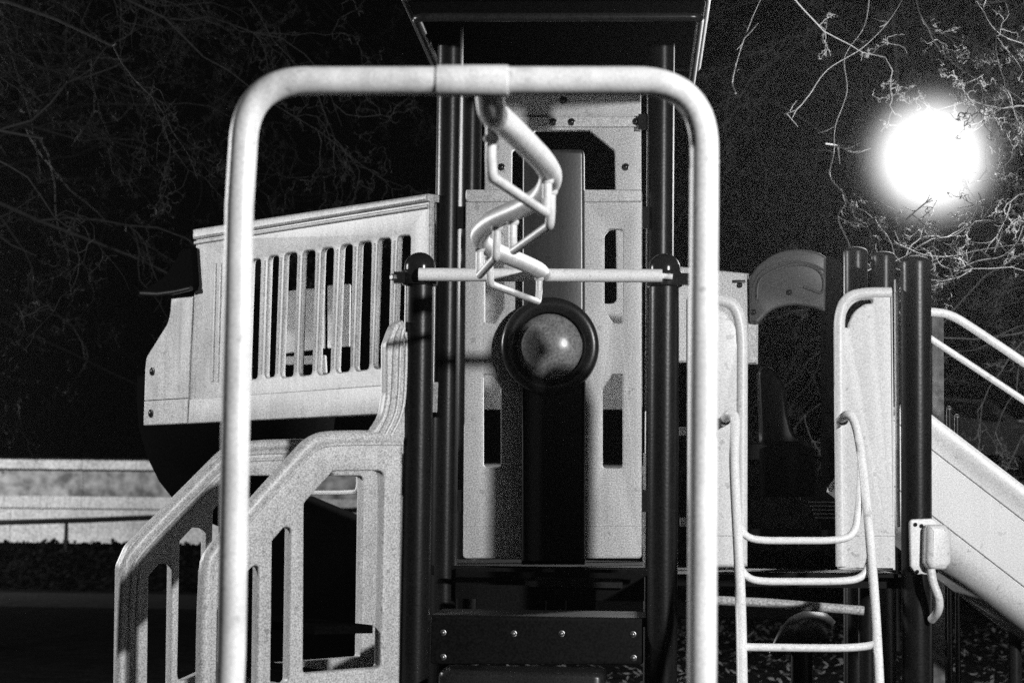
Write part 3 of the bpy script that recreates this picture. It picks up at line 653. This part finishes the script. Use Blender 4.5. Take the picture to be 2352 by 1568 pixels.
def tree(seed, base, h, r, label, m, levels=5, droop=.02, kids=(3, 5), lean=(0, 0), limbs=7, twr=1.0, ratio=.62, aim=None, lk=(.38, .55), s0=.35, bend=.4):
    rng = random.Random(seed); t = thing('bare_tree', label, 'tree', base, 'leafless trees around the playground')
    B = Vector(base); pts = [B+Vector((lean[0]*s*s, lean[1]*s*s, h*s)) for s in (0, .2, .4, .6, .8, 1)]
    pts = [pts[0]-Vector((0, 0, .05))]+[p+Vector((rng.uniform(-.1, .1), rng.uniform(-.1, .1), 0)) for p in pts[1:]]
    mb = MB(); mb.tube(catmull(pts, 4), [r*(1-.7*i/20)+(.4*r if i == 0 else 0) for i in range(21)], 14); mb.build('trunk', m, t)
    out = [[] for _ in range(levels)]
    for k in range(limbs):
        s = s0+(.97-s0)*k/max(1, limbs-1); p = B+Vector((lean[0]*s*s, lean[1]*s*s, h*s)); a = 2.4*k+rng.uniform(-.5, .5)
        if aim is not None: a = aim+rng.uniform(-.7, .7)
        grow(rng, p, Vector((math.cos(a), math.sin(a)*.8, rng.uniform(.1, .8))), h*rng.uniform(*lk), r*(1-.6*s)*.5, 0, out, bend, droop, 9, ratio, kids)
    for pts, rad in out[0]:
        mb = MB(); mb.tube(pts, rad, 8); mb.build('limb', m, t)
    for nm, a_, b_, n_ in (('branches', 1, 3, 5), ('twigs', 3, 9, 3)):
        mb = MB()
        for lv in out[a_:b_]:
            for pts, rad in lv: mb.tube(pts, [x*twr for x in rad], n_, caps=False)
        if mb.v: mb.build(nm, m, t, kind='stuff')
    return t
M_barkL = mat('dark_bark', .0065, .75, .4, 40, spec=0.1)
tree(11, (-7.9, 17.5, 0), 7.0, .12, 'dim bare tree at the far left edge with hanging twigs', M_barkL, droop=.075, limbs=10, aim=.25, lk=(.45, .7), kids=(3, 5), s0=.6, bend=.55, ratio=.5)
tree(12, (-10.5, 23, 0), 8.5, .12, 'dim bare tree behind the left leg of the white arch', M_barkL, droop=.06, limbs=10, aim=.1, lk=(.55, .8), kids=(3, 5), s0=.6, bend=.5, ratio=.5)
tree(14, (-12.0, 29, 0), 10, .12, 'dim bare tree farthest back on the left', M_barkL, droop=.05, limbs=8, aim=0, lk=(.5, .8), s0=.5, bend=.5, ratio=.5)
tree(15, (5.2, 18.2, 0), 6.5, .05, 'bare tree with curling twigs directly behind the lit globe lamp', M_bark, droop=.10, limbs=10, aim=3.3, lk=(.35, .6), kids=(3, 5), bend=.6, ratio=.5)
tree(16, (7.4, 21, 0), 8, .10, 'bare tree at the far right edge beyond the slide', M_bark, droop=.06, limbs=9, aim=3.1, lk=(.4, .7), bend=.5, ratio=.5)
tree(17, (2.9, 24, 0), 8, .05, 'bare tree between the dark tower roof and the globe lamp', M_bark, droop=.06, limbs=9, bend=.5, ratio=.5)
# bright drooping branch curling round the lamp
bt = thing('hanging_branch', 'pale drooping branch with knobbly twigs curling below and left of the globe lamp', 'branch', at(2170, 500, 13.4))
rng = random.Random(5)
def twig(pts, Y, r=.0055, kids=5):
    P = catmull([at(u, v, Y+rng.uniform(-.12, .12)) for u, v in pts], 5)
    mb.tube(P, [r*(1-.5*i/len(P))*rng.uniform(.8, 1.25) for i in range(len(P))], 6)
    for k in range(kids):
        i = rng.randint(1, len(P)-2); d = Vector((rng.uniform(-1, 1), rng.uniform(-.6, .6), rng.uniform(-1, 1))).normalized()
        L = rng.uniform(.04, .14); mb.tube([P[i], P[i]+d*L*.5, P[i]+d*L+Vector((0, 0, rng.uniform(-.02, .03)))], [r*.7, r*.6, r*.3], 5)
for name, pts, Y in (('curled_twig', ((1975, 640), (1950, 560), (1925, 500), (1945, 460), (1925, 430), (1905, 400), (1915, 350), (1918, 290), (1945, 210), (1940, 130), (1985, 60), (2000, -30)), 13.3),
                     ('curled_twig', ((2352, 520), (2335, 560), (2300, 590), (2245, 600), (2200, 618), (2160, 608), (2145, 570), (2150, 540)), 13.5),
                     ('curled_twig', ((2060, 560), (2120, 585), (2180, 590), (2250, 575), (2352, 560)), 13.6),
                     ('curled_twig', ((1690, 215), (1682, 190), (1690, 150), (1705, 100), (1728, 40), (1760, -30)), 13.9),
                     ('curled_twig', ((1895, 330), (1925, 335), (1960, 352), (2000, 340)), 13.6),
                     ('curled_twig', ((2080, 505), (2115, 475), (2140, 455)), 13.3),
                     ('curled_twig', ((2285, 580), (2300, 540), (2308, 505)), 13.5),
                     ('curled_twig', ((2255, 500), (2262, 460), (2240, 470), (2200, 478)), 13.5),
                     ('curled_twig', ((2352, 100), (2310, 85), (2280, 60), (2260, 20), (2275, -20)), 13.6),
                     ('curled_twig', ((1800, 262), (1830, 250), (1860, 215), (1900, 160), (1980, 110), (2040, 50), (2090, -30)), 13.8)):
    mb = MB(); twig(pts, Y); mb.build(name, M_bark2, bt)

mb = MB(); rng = random.Random(21)
out = [[], [], [], []]
for u, v, Y, du, dv in ((2420, 60, 13.7, -1, .35), (2420, 250, 14.5, -1, .2), (2400, 620, 13.8, -1, -.3), (2100, -40, 13.6, -.3, 1), (1800, -40, 14.2, .4, 1), (2420, 420, 14.9, -1, .3), (2300, -40, 13.5, -.1, 1), (1950, 640, 13.9, 1, -.3)):
    grow(rng, at(u, v, Y), Vector((du, rng.uniform(-.3, .3), -dv)), rng.uniform(.8, 1.4), .006, 0, out, .8, .03, 10, .5, (3, 5))
for lv in out:
    for pts, rad in lv: mb.tube(pts, [max(x, .0018) for x in rad], 4, caps=False)
mb.build('lit_twigs', M_bark2, bt, kind='stuff')

# ================================================================== LEAF LITTER
mb = MB(); rng = random.Random(3)
for i in range(9000):
    Y = rng.uniform(12.5, 30); X = rng.uniform(-3.5, 7.5)*Y/20; s = rng.uniform(.02, .06); a = rng.uniform(0, 6.28)
    tl = rng.uniform(-.6, .6); c = Vector((X, Y, .012+abs(s*tl*.6)))
    t1 = Vector((math.cos(a), math.sin(a), tl)); t2 = Vector((-math.sin(a), math.cos(a), rng.uniform(-.5, .5)))*.6
    n = len(mb.v); mb.v += [tuple(c+t1*s), tuple(c+t2*s*.6), tuple(c-t1*s*.9), tuple(c-t2*s*.6)]; mb.f.append((n, n+1, n+2, n+3))
tag(mb.build('leaf_litter', M_leaf, smooth=None), 'scattered wet leaves and wood chips on the dark ground', 'leaves', kind='stuff')
# ivy tufts on the bank below the wall
mb = MB()
for i in range(7000):
    X = rng.uniform(-14, 6); f = rng.random(); Y = 37+7.4*f; z = .66*f+rng.uniform(0, .12); s = rng.uniform(.03, .08)
    t1 = Vector((rng.uniform(-1, 1), rng.uniform(-1, 1), rng.uniform(-1, 1))).normalized(); t2 = t1.orthogonal().normalized(); c = Vector((X, Y, z))
    n = len(mb.v); mb.v += [tuple(c+t1*s), tuple(c+t2*s), tuple(c-t1*s), tuple(c-t2*s)]; mb.f.append((n, n+1, n+2, n+3))
tag(mb.build('ivy_leaves', M_ivy, smooth=None), 'dim ivy leaves covering the bank below the retaining wall', 'ivy', kind='stuff')

# ================================================================== PARKED CAR
CYY = 48.0; k = CYY/F
cx0 = at(2180, 917, CYY).x; zt = at(2200, 917, CYY).z; zg = 2.52; 
car = thing('parked_car', 'dark parked car with glinting headlight on the raised car park, far right behind the slide', 'car', (cx0+.6, CYY, zg))
H = zt-zg
side = [(-2.3, .30), (-2.35, .8), (-2.2, .95), (-1.7, 1.0), (-1.1, H-.03), (-.3, H), (.45, H-.05), (1.15, .98), (2.2, .84), (2.4, .62), (2.42, .3)]
def prism(side, w, x0, y0, z0, inset=0):
    n = len(side); vs = []
    for s in (-1, 1):
        for (x, z) in side: vs.append((x0+x, y0+s*(w/2-(inset if z > 1.0 else 0)), z0+z))
    return vs, [tuple(range(n)), tuple(range(2*n-1, n-1, -1))]+[(i, (i+1) % n, n+(i+1) % n, n+i) for i in range(n)]
cX = cx0+.3
mb = MB(); mb.add(*prism(side, 1.8, cX, CYY, zg, .18)); mb.build('body', M_car, car, smooth=20)
mb = MB(); mb.add(*prism([(-1.5, 1.02), (-1.0, H-.1), (-.35, H-.08), (.4, H-.12), (.95, 1.02)], 1.62, cX, CYY, zg, .0)); mb.build('side_window', M_glass, car, smooth=None)
for x in (-1.45, 1.5):
    for s in (-1, 1):
        mb = MB(); mb.lathe((cX+x, CYY+s*.9-(.1 if s > 0 else .0), zg+.32), [(.32, 0), (.33, .02), (.33, .18), (.32, .2)], (0, 1, 0), 24); w_ = mb.build('wheel', M_tyre, car)
for s in (-1, 1):
    mb = MB(); mb.box((cX+2.36, CYY+s*.65, zg+.68), (.1, .34, .12)); mb.build('headlight', M_head, car, smooth=None)
mb = MB(); mb.box((cX+1.8, CYY-.905, zg+.70), (.5, .03, .05)); mb.build('trim_strip', M_steel, car, smooth=None)
mb = MB(); mb.box((cX+1.7, CYY-.93, zg+.97), (1.3, .03, .025), Matrix.Rotation(R(7), 3, 'Y')); mb.build('bonnet_highlight', M_head, car, smooth=None)  # pale strip painting the highlight along the bonnet

# ================================================================== HAZE
import os
HZ = .00015
if HZ > 0:
    hm = bpy.data.materials.new('thin_haze'); hm.use_nodes = True; nt = hm.node_tree; nt.nodes.remove(nt.nodes['Principled BSDF'])
    v = nt.nodes.new('ShaderNodeVolumePrincipled'); v.inputs['Color'].default_value = (.95, .95, .95, 1); v.inputs['Density'].default_value = HZ; v.inputs['Anisotropy'].default_value = .88
    nt.links.new(v.outputs[0], nt.nodes['Material Output'].inputs['Volume'])
    mb = MB(); mb.box((0, 40, 7), (190, 150, 17)); o = mb.build('haze', hm, smooth=None); tag(o, 'thin night haze glowing around the lamp', 'haze', kind='stuff')
